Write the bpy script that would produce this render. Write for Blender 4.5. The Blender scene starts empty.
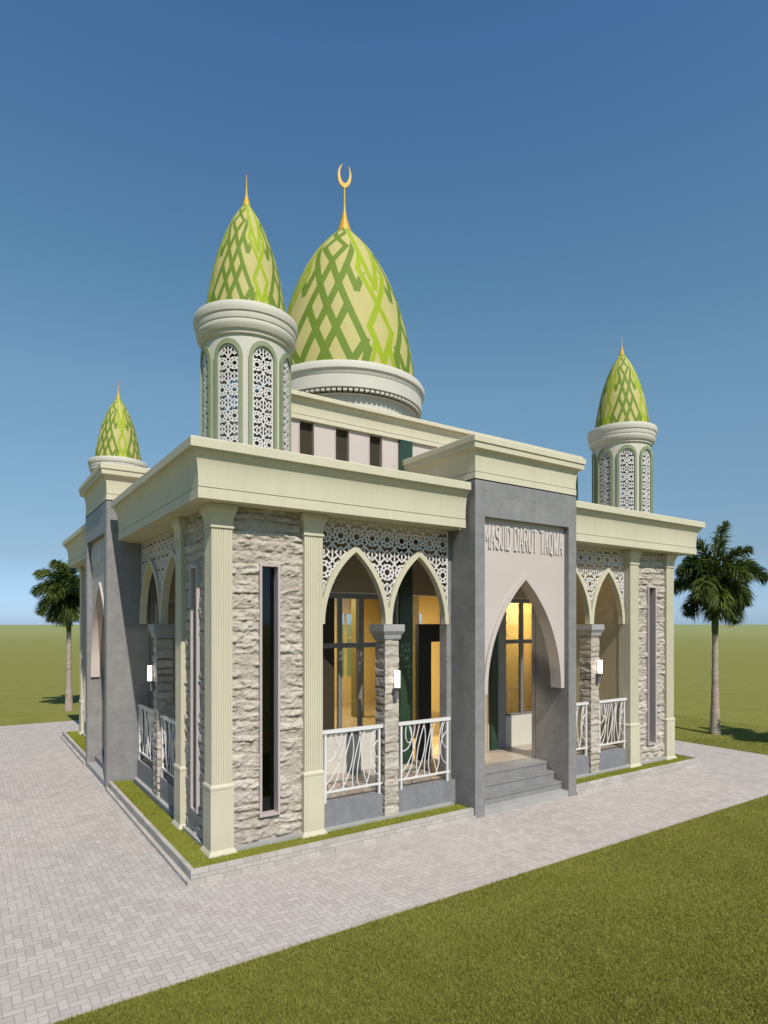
import bpy, math, random
import numpy as np
from mathutils import Vector, Matrix
random.seed(7); rng = np.random.default_rng(7)
PI = math.pi
scene = bpy.context.scene
COL = scene.collection
GZ = 0.07            # level of the paving

# ------------------------------------------------------------------ materials
def new_mat(name):
    m = bpy.data.materials.new(name); m.use_nodes = True
    nt = m.node_tree; b = nt.nodes['Principled BSDF']
    return m, nt, b
def L(nt, a, b): nt.links.new(a, b)
def math_node(nt, op, a, b=None, c=None):
    n = nt.nodes.new('ShaderNodeMath'); n.operation = op
    for i, v in enumerate((a, b, c)):
        if v is None: continue
        if isinstance(v, (int, float)): n.inputs[i].default_value = v
        else: L(nt, v, n.inputs[i])
    return n.outputs[0]
def mixc(nt, fac, a, b, mode='MIX'):
    n = nt.nodes.new('ShaderNodeMix'); n.data_type = 'RGBA'; n.blend_type = mode
    for idx, v in ((0, fac), (6, a), (7, b)):
        if isinstance(v, (int, float)): n.inputs[idx].default_value = v
        elif isinstance(v, tuple): n.inputs[idx].default_value = (*v[:3], 1)
        else: L(nt, v, n.inputs[idx])
    return n.outputs[2]
def noise(nt, vec, scale, detail=4, rough=.55):
    n = nt.nodes.new('ShaderNodeTexNoise'); n.inputs['Scale'].default_value = scale
    n.inputs['Detail'].default_value = detail; n.inputs['Roughness'].default_value = rough
    if vec is not None: L(nt, vec, n.inputs['Vector'])
    return n.outputs['Fac']
def ramp(nt, fac, p0, p1, c0=(0,0,0), c1=(1,1,1)):
    n = nt.nodes.new('ShaderNodeValToRGB'); e = n.color_ramp.elements
    e[0].position = p0; e[1].position = p1; e[0].color = (*c0, 1); e[1].color = (*c1, 1)
    L(nt, fac, n.inputs[0]); return n.outputs[0]
def bump(nt, b, h, strength=.3, dist=.01):
    n = nt.nodes.new('ShaderNodeBump'); n.inputs['Strength'].default_value = strength
    n.inputs['Distance'].default_value = dist
    L(nt, h, n.inputs['Height']); L(nt, n.outputs[0], b.inputs['Normal'])
def coords(nt): return nt.nodes.new('ShaderNodeTexCoord').outputs['Object']
def geo_pos(nt): return nt.nodes.new('ShaderNodeNewGeometry').outputs['Position']
ALB = .80
def paint(name, col, rough=.6, var=.08, bmp=.08, scale=3.0, spec=.3, grime=0.0):
    col = tuple(x*ALB for x in col)
    m, nt, b = new_mat(name); v = coords(nt)
    n1 = noise(nt, v, scale, 6); n2 = noise(nt, v, scale*30, 3)
    f = ramp(nt, n1, .3, .75)
    c = mixc(nt, f, tuple(x*(1-var) for x in col), tuple(min(1, x*(1+var*.6)) for x in col))
    if grime:
        sep = nt.nodes.new('ShaderNodeSeparateXYZ'); L(nt, geo_pos(nt), sep.inputs[0])
        st = nt.nodes.new('ShaderNodeMapping'); st.inputs['Scale'].default_value = (9, 9, .5); L(nt, v, st.inputs[0])
        g = ramp(nt, noise(nt, st.outputs[0], 1.0, 5, .6), .48, .75)
        c = mixc(nt, math_node(nt, 'MULTIPLY', g, grime), c, tuple(x*.72 for x in col))
    L(nt, c, b.inputs['Base Color'])
    r = math_node(nt, 'MULTIPLY_ADD', n1, .15, rough-.07); L(nt, r, b.inputs['Roughness'])
    b.inputs['Specular IOR Level'].default_value = spec
    bump(nt, b, n2, bmp, .004)
    return m

M = {}
M['cream'] = paint('cream_paint', (.655, .60, .445), .6, .06, .06, 1.3, grime=.22)
M['cornice'] = paint('cornice_paint', (.69, .635, .47), .65, .06, .06, .9, grime=.25)
M['white'] = paint('white_plaster', (.67, .63, .545), .7, .05, .06, 1.5, grime=.15)
M['pink'] = paint('rosy_white_plaster', (.63, .545, .50), .6, .05, .05, 1.2, grime=.1)
M['letter'] = paint('letter_paint', (.70, .63, .585), .35, .03, .0, 2)
M['lattice'] = paint('lattice_white', (.74, .70, .68), .5, .03, .0, 2)
M['green_trim'] = paint('sage_green_paint', (.275, .325, .185), .6, .08, .05, 2)
M['dark_green'] = paint('dark_green_panel', (.03, .065, .04), .25, .2, .0, 2, spec=.5)
M['rail'] = paint('white_enamel', (.80, .78, .77), .3, .02, .0, 3, spec=.5)
M['frame'] = paint('grey_window_frame', (.21, .20, .195), .35, .1, .0, 3, spec=.5)
M['frame_light'] = paint('pale_window_frame', (.54, .46, .44), .45, .05, .02, 3)
M['orange'] = paint('amber_wall', (.84, .62, .235), .7, .08, .05, 1.0)
M['amber_floor'] = paint('polished_floor', (.55, .40, .20), .25, .1, .0, 2, spec=.5)
M['black'] = paint('black_panel', (.012, .011, .010), .4, .2, .0, 2)
M['shaded_wall'] = paint('shaded_veranda_paint', (.36, .28, .20), .7, .06, .05, 1.2)  # veranda white with shade and orange bounce put into the colour
M['tile_floor'] = paint('veranda_floor', (.42, .35, .29), .35, .12, .0, 1.6, spec=.5)
M['soffit'] = paint('soffit_paint', (.64, .60, .46), .7, .05, .05, 1.2)
M['roof'] = paint('roof_screed', (.33, .32, .29), .85, .15, .2, 2)
M['gold'] = paint('gold_finial', (.66, .39, .004), .55, .06, .0, 3, spec=.6)
M['gold'].node_tree.nodes['Principled BSDF'].inputs['Metallic'].default_value = .05
M['dome_base'] = paint('dome_straw', (.54, .475, .18), .7, .06, .03, 2.5, grime=.15)
M['dome_dark'] = paint('dome_moss_green', (.155, .238, .020), .7, .08, .03, 2.5, grime=.12)
M['dome_light'] = paint('dome_lime_green', (.325, .425, .005), .7, .08, .03, 2.5, grime=.12)
M['bracket'] = paint('bracket_metal', (.16, .16, .16), .35, .1, .0, 3, spec=.5)

def make_grey(name, col, tw, th, joint):
    col = tuple(x*ALB for x in col)
    m, nt, b = new_mat(name)
    sep = nt.nodes.new('ShaderNodeSeparateXYZ'); L(nt, geo_pos(nt), sep.inputs[0])
    cx = math_node(nt, 'ADD', sep.outputs[0], sep.outputs[1])
    cmb = nt.nodes.new('ShaderNodeCombineXYZ'); L(nt, cx, cmb.inputs[0]); L(nt, sep.outputs[2], cmb.inputs[1])
    br = nt.nodes.new('ShaderNodeTexBrick'); L(nt, cmb.outputs[0], br.inputs['Vector'])
    br.inputs['Scale'].default_value = 1; br.inputs['Brick Width'].default_value = tw; br.inputs['Row Height'].default_value = th
    br.inputs['Mortar Size'].default_value = joint; br.inputs['Mortar Smooth'].default_value = .3; br.offset = 0
    br.inputs['Color1'].default_value = (*[x*.92 for x in col], 1); br.inputs['Color2'].default_value = (*[x*1.08 for x in col], 1)
    br.inputs['Mortar'].default_value = (*[x*.55 for x in col], 1)
    p = geo_pos(nt)
    n1 = noise(nt, p, 5.5, 9, .7); n2 = noise(nt, p, 40, 4, .6)
    st = nt.nodes.new('ShaderNodeMapping'); st.inputs['Scale'].default_value = (14, 14, .8); L(nt, p, st.inputs[0])
    n3 = noise(nt, st.outputs[0], 1.0, 4, .6)
    c = mixc(nt, .62, br.outputs[0], ramp(nt, n1, .3, .72, tuple(x*.66 for x in col), tuple(x*1.32 for x in col)))
    c = mixc(nt, math_node(nt, 'MULTIPLY', ramp(nt, n3, .45, .8), .35), c, tuple(x*.66 for x in col))
    c = mixc(nt, math_node(nt, 'MULTIPLY', n2, .25), c, tuple(x*1.3 for x in col))
    L(nt, c, b.inputs['Base Color']); L(nt, math_node(nt, 'MULTIPLY_ADD', n1, .3, .35), b.inputs['Roughness'])
    b.inputs['Specular IOR Level'].default_value = .35
    h = math_node(nt, 'MULTIPLY_ADD', br.outputs['Fac'], -1.0, math_node(nt, 'MULTIPLY', n2, .3))
    bump(nt, b, h, .35, .004)
    return m
M['grey'] = make_grey('grey_stone_tile', (.268, .26, .258), 1.2, .62, .006)
M['plinth'] = make_grey('grey_plinth_tile', (.25, .25, .265), .14, 5, .004)

def make_stone():
    m, nt, b = new_mat('split_face_stone'); v = geo_pos(nt)
    at = nt.nodes.new('ShaderNodeAttribute'); at.attribute_name = 'seam'
    n1 = noise(nt, v, 2.2, 6, .6); n2 = noise(nt, v, 16, 8, .7); n3 = noise(nt, v, 70, 4, .6)
    c = ramp(nt, n2, .25, .8, (.23, .195, .16), (.545, .49, .425))
    c = mixc(nt, math_node(nt, 'MULTIPLY', ramp(nt, n1, .45, .7), .4), c, (.44, .37, .29))
    tint = nt.nodes.new('ShaderNodeAttribute'); tint.attribute_name = 'tint'
    c = mixc(nt, tint.outputs['Fac'], c, (.52, .47, .405))
    rust = math_node(nt, 'MULTIPLY', at.outputs['Fac'], math_node(nt, 'MULTIPLY_ADD', n1, 1.2, .3))
    c = mixc(nt, rust, c, (.13, .08, .045))
    L(nt, c, b.inputs['Base Color']); b.inputs['Roughness'].default_value = .9; b.inputs['Specular IOR Level'].default_value = .15
    bump(nt, b, math_node(nt, 'ADD', n2, math_node(nt, 'MULTIPLY', n3, .4)), .7, .012)
    return m
M['stone'] = make_stone()

def make_pavers():
    m, nt, b = new_mat('herringbone_pavers'); U = .072
    sep = nt.nodes.new('ShaderNodeSeparateXYZ'); L(nt, geo_pos(nt), sep.inputs[0])
    x = math_node(nt, 'DIVIDE', sep.outputs[0], U); y = math_node(nt, 'DIVIDE', sep.outputs[1], U)
    i = math_node(nt, 'FLOOR', x); j = math_node(nt, 'FLOOR', y)
    fx = math_node(nt, 'SUBTRACT', x, i); fy = math_node(nt, 'SUBTRACT', y, j)
    k = math_node(nt, 'FLOORED_MODULO', math_node(nt, 'ADD', math_node(nt, 'SUBTRACT', i, j), .25), 4.0)
    k = math_node(nt, 'FLOOR', k)
    def is_(n): return math_node(nt, 'COMPARE', k, float(n), .3)
    k0, k1, k2, k3 = is_(0), is_(1), is_(2), is_(3)
    gx = math_node(nt, 'SUBTRACT', 1.0, fx); gy = math_node(nt, 'SUBTRACT', 1.0, fy)
    dl = math_node(nt, 'ADD', fx, k1); dr = math_node(nt, 'ADD', gx, k0)
    db = math_node(nt, 'ADD', fy, k2); dt = math_node(nt, 'ADD', gy, k3)
    d = math_node(nt, 'MINIMUM', math_node(nt, 'MINIMUM', dl, dr), math_node(nt, 'MINIMUM', db, dt))
    bi = math_node(nt, 'SUBTRACT', i, k1); bj = math_node(nt, 'SUBTRACT', j, k2)
    cmb = nt.nodes.new('ShaderNodeCombineXYZ'); L(nt, bi, cmb.inputs[0]); L(nt, bj, cmb.inputs[1]); L(nt, math_node(nt, 'ADD', k0, k1), cmb.inputs[2])
    wn = nt.nodes.new('ShaderNodeTexWhiteNoise'); L(nt, cmb.outputs[0], wn.inputs[0])
    p = geo_pos(nt)
    n1 = noise(nt, p, .45, 5, .6); n2 = noise(nt, p, 30, 6, .7); n3 = noise(nt, p, 1.7, 5, .6)
    c = ramp(nt, wn.outputs['Value'], 0, 1, (.345, .30, .275), (.46, .41, .38))
    c = mixc(nt, math_node(nt, 'MULTIPLY', ramp(nt, n1, .35, .7), .5), c, (.45, .375, .345))
    c = mixc(nt, math_node(nt, 'MULTIPLY', ramp(nt, n3, .5, .8), .35), c, (.42, .39, .37))
    c = mixc(nt, math_node(nt, 'MULTIPLY', n2, .25), c, (.49, .46, .435))
    jn = ramp(nt, d, .015, .07, (1, 1, 1), (0, 0, 0))
    c = mixc(nt, math_node(nt, 'MULTIPLY', jn, .45), c, (.25, .225, .20))
    L(nt, c, b.inputs['Base Color']); b.inputs['Roughness'].default_value = .85; b.inputs['Specular IOR Level'].default_value = .2
    h = math_node(nt, 'ADD', ramp(nt, d, .0, .10), math_node(nt, 'MULTIPLY', n2, .25))
    h = math_node(nt, 'ADD', h, math_node(nt, 'MULTIPLY', wn.outputs['Value'], .25))
    bump(nt, b, h, .6, .008)
    return m
M['pavers'] = make_pavers()
def make_kerb():
    m, nt, b = new_mat('kerb_brick'); p = geo_pos(nt)
    oi = nt.nodes.new('ShaderNodeAttribute'); oi.attribute_name = 'tint'
    n2 = noise(nt, p, 25, 6, .7); n1 = noise(nt, p, 2.0, 5)
    c = ramp(nt, oi.outputs['Fac'], 0, 1, (.375, .345, .305), (.48, .445, .40))
    c = mixc(nt, math_node(nt, 'MULTIPLY', n2, .4), c, (.30, .28, .26))
    c = mixc(nt, math_node(nt, 'MULTIPLY', ramp(nt, n1, .5, .75), .3), c, (.28, .25, .21))
    L(nt, c, b.inputs['Base Color']); b.inputs['Roughness'].default_value = .9; b.inputs['Specular IOR Level'].default_value = .2
    bump(nt, b, n2, .4, .004); return m
M['kerb'] = make_kerb()
def make_ground():
    m, nt, b = new_mat('meadow'); p = geo_pos(nt)
    n1 = noise(nt, p, .05, 6, .6); n2 = noise(nt, p, 1.2, 8, .7); n3 = noise(nt, p, 45, 4, .7)
    c = ramp(nt, n2, .3, .75, (.165, .168, .032), (.245, .235, .060))
    c = mixc(nt, math_node(nt, 'MULTIPLY', ramp(nt, n1, .35, .7), .45), c, (.22, .205, .062))
    c = mixc(nt, math_node(nt, 'MULTIPLY', ramp(nt, n3, .4, .7), .4), c, (.10, .105, .018))
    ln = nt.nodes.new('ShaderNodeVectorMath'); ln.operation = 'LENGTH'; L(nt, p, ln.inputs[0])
    c = mixc(nt, ramp(nt, math_node(nt, 'DIVIDE', ln.outputs['Value'], 400.0), .02, .6), c, (.245, .26, .105))  # haze painted in: meadow colour pales with distance
    L(nt, c, b.inputs['Base Color']); b.inputs['Roughness'].default_value = .95; b.inputs['Specular IOR Level'].default_value = .05
    bump(nt, b, n3, .5, .02); return m
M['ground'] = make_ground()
def leaf_mat(name, c0, c1, attr='tint', trans=.25, rough=.5):
    m, nt, b = new_mat(name)
    at = nt.nodes.new('ShaderNodeAttribute'); at.attribute_name = attr
    c = ramp(nt, at.outputs['Fac'], 0, 1, c0, c1)
    L(nt, c, b.inputs['Base Color']); b.inputs['Roughness'].default_value = rough
    b.inputs['Specular IOR Level'].default_value = .25
    out = nt.nodes['Material Output']
    tr = nt.nodes.new('ShaderNodeBsdfTranslucent'); L(nt, mixc(nt, 1.0, c, (1.0, 1.1, .6), 'MULTIPLY'), tr.inputs[0])
    mx = nt.nodes.new('ShaderNodeMixShader'); mx.inputs[0].default_value = trans
    L(nt, b.outputs[0], mx.inputs[1]); L(nt, tr.outputs[0], mx.inputs[2]); L(nt, mx.outputs[0], out.inputs[0])
    return m
M['blade'] = leaf_mat('grass_blade', (.142, .150, .022), (.355, .355, .070), trans=.3, rough=.7)
M['bed_blade'] = leaf_mat('bed_grass_blade', (.20, .225, .02), (.46, .48, .06), trans=.3, rough=.7)
M['frond'] = leaf_mat('palm_leaf', (.010, .026, .006), (.15, .19, .035), trans=.3)
M['crownshaft'] = paint('palm_crownshaft', (.10, .16, .04), .5, .25, .1, 4)
def make_trunk():
    m, nt, b = new_mat('palm_trunk'); v = coords(nt)
    mp = nt.nodes.new('ShaderNodeMapping'); mp.inputs['Scale'].default_value = (4, 4, 16); L(nt, v, mp.inputs[0])
    n = noise(nt, mp.outputs[0], 1.5, 6, .65); n2 = noise(nt, v, 25, 6, .7)
    c = ramp(nt, n, .3, .72, (.24, .18, .14), (.52, .43, .35))
    c = mixc(nt, math_node(nt, 'MULTIPLY', n2, .4), c, (.22, .18, .13))
    L(nt, c, b.inputs['Base Color']); b.inputs['Roughness'].default_value = .9
    bump(nt, b, math_node(nt, 'ADD', n, n2), .6, .02); return m
M['trunk'] = make_trunk()
def make_glass(name, tint, refl=.10):
    m, nt, b = new_mat(name); out = nt.nodes['Material Output']
    tr = nt.nodes.new('ShaderNodeBsdfTransparent'); tr.inputs[0].default_value = (*tint, 1)
    gl = nt.nodes.new('ShaderNodeBsdfGlossy'); gl.inputs['Roughness'].default_value = .02
    gl.inputs[0].default_value = (.9, .95, 1, 1)
    fr = nt.nodes.new('ShaderNodeFresnel'); fr.inputs[0].default_value = 1.45
    f = math_node(nt, 'ADD', math_node(nt, 'MULTIPLY', fr.outputs[0], .9), refl*.2)
    mx = nt.nodes.new('ShaderNodeMixShader'); L(nt, f, mx.inputs[0]); L(nt, tr.outputs[0], mx.inputs[1]); L(nt, gl.outputs[0], mx.inputs[2])
    L(nt, mx.outputs[0], out.inputs[0]); return m
M['glass'] = make_glass('clear_glass', (.86, .88, .86))
M['dark_glass'] = make_glass('tinted_glass', (.10, .13, .115), .05)
m, nt, b = new_mat('lamp_glow'); b.inputs['Base Color'].default_value = (.9, .9, .88, 1)
b.inputs['Emission Color'].default_value = (1, .97, .9, 1); b.inputs['Emission Strength'].default_value = 2.2; M['glow'] = m

# ------------------------------------------------------------------ mesh building
class MB:
    """collects geometry, builds ONE mesh; T maps (a, d, z) to world"""
    def __init__(s, T=None): s.v = []; s.f = []; s.mi = []; s.T = T or (lambda a, d, z: (a, d, z)); s.m = 0; s.tint = None
    def vert(s, a, d, z): s.v.append(s.T(a, d, z)); return len(s.v)-1
    def face(s, idx): s.f.append(tuple(idx)); s.mi.append(s.m)
    def box(s, a0, a1, d0, d1, z0, z1):
        i = [s.vert(a, d, z) for z in (z0, z1) for d in (d0, d1) for a in (a0, a1)]
        for q in ((0,2,3,1), (4,5,7,6), (0,1,5,4), (2,6,7,3), (0,4,6,2), (1,3,7,5)): s.face([i[k] for k in q])
        return s
    def loops(s, loops, closed=True, cap0=True, cap1=True):
        n = len(loops[0]); ids = [[s.vert(*p) for p in lp] for lp in loops]
        for r in range(len(ids)-1):
            for k in range(n if closed else n-1):
                k2 = (k+1) % n; s.face((ids[r][k], ids[r][k2], ids[r+1][k2], ids[r+1][k]))
        if cap0: s.face(ids[0][::-1])
        if cap1: s.face(ids[-1])
        return s
    def frustum(s, z0, r0, z1, r1):     # r = (a0,a1,d0,d1)
        f = lambda r, z: [(r[0], r[2], z), (r[1], r[2], z), (r[1], r[3], z), (r[0], r[3], z)]
        return s.loops([f(r0, z0), f(r1, z1)])
    def stack(s, items):                # items (z, grow) round a base rectangle s.r
        f = lambda g, z: [(s.r[0]-g, s.r[2]-g, z), (s.r[1]+g, s.r[2]-g, z), (s.r[1]+g, s.r[3]+g, z), (s.r[0]-g, s.r[3]+g, z)]
        return s.loops([f(g, z) for z, g in items])
    def lathe(s, prof, n=64, c=(0, 0), cap=True):
        lp = [[(c[0]+r*math.cos(2*PI*k/n), c[1]+r*math.sin(2*PI*k/n), z) for k in range(n)] for r, z in prof]
        return s.loops(lp, True, cap, cap)
    def tube(s, pts, r, n=8):
        pts = [Vector(p) for p in pts]; lp = []
        for i, p in enumerate(pts):
            t = (pts[min(i+1, len(pts)-1)]-pts[max(i-1, 0)]).normalized()
            up = Vector((0, 1, 0)) if abs(t.y) < .9 else Vector((1, 0, 0))
            x = t.cross(up).normalized(); y = t.cross(x)
            rr = r[i] if isinstance(r, (list, tuple)) else r
            lp.append([tuple(p+x*rr*math.cos(2*PI*k/n)+y*rr*math.sin(2*PI*k/n)) for k in range(n)])
        return s.loops(lp)
    def build(s, name, mats, parent=None, smooth=False, loc=None, bevel=0, recalc=True):
        me = bpy.data.meshes.new(name); me.from_pydata(s.v, [], s.f)
        for m in (mats if isinstance(mats, (list, tuple)) else [mats]): me.materials.append(m)
        me.polygons.foreach_set('material_index', s.mi)
        if s.tint is not None:
            at = me.attributes.new('tint', 'FLOAT', 'POINT'); at.data.foreach_set('value', s.tint)
        me.update()
        if recalc:
            import bmesh
            bm = bmesh.new(); bm.from_mesh(me); bmesh.ops.recalc_face_normals(bm, faces=bm.faces); bm.to_mesh(me); bm.free()
        if smooth:
            me.polygons.foreach_set('use_smooth', [True]*len(me.polygons))
            try: me.set_sharp_from_angle(angle=math.radians(smooth if smooth is not True else 40))
            except Exception: pass
        o = link(name, me, parent)
        if loc: o.location = loc
        if bevel:
            bv = o.modifiers.new('edge', 'BEVEL'); bv.width = bevel; bv.segments = 2; bv.limit_method = 'ANGLE'; bv.angle_limit = math.radians(40)
        return o
def link(name, data, parent=None):
    o = bpy.data.objects.new(name, data); COL.objects.link(o); o.parent = parent; return o
def tag(o, label=None, cat=None, group=None, kind=None):
    for k, v in (('label', label), ('category', cat), ('group', group), ('kind', kind)):
        if v: o[k] = v
    return o

# marching squares: region F<0 (and optionally the rest) as polygons
def march(F, xs, zs, both=False):
    nx, nz = len(xs), len(zs); vid = {}; V = []
    out = [[], []]
    def corner(i, j):
        k = (0, i, j)
        if k not in vid: vid[k] = len(V); V.append((xs[i], zs[j]))
        return vid[k]
    def cross(i0, j0, i1, j1):
        if (i1, j1) < (i0, j0): i0, j0, i1, j1 = i1, j1, i0, j0
        k = (1, i0, j0, i1, j1)
        if k not in vid:
            a, b = F[i0, j0], F[i1, j1]; t = min(.98, max(.02, a/(a-b)))
            vid[k] = len(V); V.append((xs[i0]+(xs[i1]-xs[i0])*t, zs[j0]+(zs[j1]-zs[j0])*t))
        return vid[k]
    IN = F < 0
    for i in range(nx-1):
        for j in range(nz-1):
            cs = ((i, j), (i+1, j), (i+1, j+1), (i, j+1))
            ins = [IN[c] for c in cs]
            s_ = sum(ins)
            if s_ == 4: out[0].append([corner(*c) for c in cs]); continue
            if s_ == 0:
                if both: out[1].append([corner(*c) for c in cs])
                continue
            for side in ((0, 1) if both else (0,)):
                p = []
                for q in range(4):
                    c, d = cs[q], cs[(q+1) % 4]
                    if ins[q] == (side == 0): p.append(corner(*c))
                    if ins[q] != ins[(q+1) % 4]: p.append(cross(*c, *d))
                if len(p) > 2: out[side].append(p)
    return V, out
def slab(mb, V, polys, d0, d1, T):
    """extrude 2-D polygons between depths d0 and d1; T(x, z, d) -> world"""
    base = len(mb.v); n = len(V)
    used = set(k for p in polys for k in p); idm = {}
    for dd in (d0, d1):
        for k in used: idm[(k, dd)] = len(mb.v); mb.v.append(T(V[k][0], V[k][1], dd))
    edges = set()
    for p in polys:
        mb.f.append(tuple(idm[(k, d0)] for k in p)); mb.mi.append(mb.m)
        mb.f.append(tuple(idm[(k, d1)] for k in reversed(p))); mb.mi.append(mb.m)
        for q in range(len(p)): edges.add((p[q], p[(q+1) % len(p)]))
    for a, b in edges:
        if (b, a) not in edges:
            mb.f.append((idm[(a, d0)], idm[(a, d1)], idm[(b, d1)], idm[(b, d0)])); mb.mi.append(mb.m)

def rosette(x, z, a, w, az=None):
    """pierced strapwork: rows of eight-petalled rosettes with rows of crossed straps between; negative inside a strap"""
    az = az or a
    row = np.floor(z/az+.5).astype(int) % 2
    X = ((x/a+.5) % 1-.5)*a; Z = ((z/az+.5) % 1-.5)*az
    r = np.hypot(X, Z); ph = np.arctan2(Z, X)
    fo = np.abs(((ph+PI/8) % (PI/4))-PI/8)
    qx = r*np.cos(fo)
    ring = np.abs(qx-.215*a); octo = np.abs(r*np.cos(np.abs(fo-PI/8))-.40*a)
    rad = np.hypot(np.clip(.22*a-r, 0, None)+np.clip(r-.46*a, 0, None), r*np.sin(np.abs(fo-PI/8)))
    link_ = np.where(r > .40*a, np.abs(np.minimum(np.abs(X), np.abs(Z))-.0), 9)
    d0 = np.minimum.reduce([ring, octo, rad, np.where(r > .41*a, np.abs(np.abs(X)-np.abs(Z)*a/az)*.7, 9), np.where(r > .40*a, np.abs(Z), 9)])
    dia = np.abs(np.abs(X)/a-np.abs(Z)/az)*a*.72
    dm_ = np.abs(np.abs(X)/a+np.abs(Z)/az-.33)*a*.72
    d1 = np.minimum.reduce([np.where(np.abs(X)/a+np.abs(Z)/az > .33, dia, 9), dm_, np.abs(np.abs(X)-.5*a), np.where(np.abs(Z) < .18*az, np.abs(X), 9)])
    return np.where(row == 0, d0, d1)-w
def ogive(x, z, cx, z0, w, h, off=0):
    """>0 outside a pointed arch opening grown by off, <0 inside"""
    c = (h*h-w*w)/(2*w); R = w+c+off
    X = np.abs(x-cx)
    top = np.hypot(X+c, z-z0)-R
    return np.where(z < z0, X-(w+off), top)
def vnoise(x, y, seed):
    r = np.random.default_rng(seed); G = r.random((128, 128))
    xi = np.floor(x).astype(int); yi = np.floor(y).astype(int); fx = x-xi; fy = y-yi
    fx = fx*fx*(3-2*fx); fy = fy*fy*(3-2*fy); g = lambda i, j: G[i % 128, j % 128]
    return (g(xi, yi)*(1-fx)+g(xi+1, yi)*fx)*(1-fy)+(g(xi, yi+1)*(1-fx)+g(xi+1, yi+1)*fx)*fy
def fbm(x, y, seed, o=5):
    s = 0; a = .5
    for k in range(o): s = s+a*vnoise(x*2**k, y*2**k, seed+k); a *= .55
    return s

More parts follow.
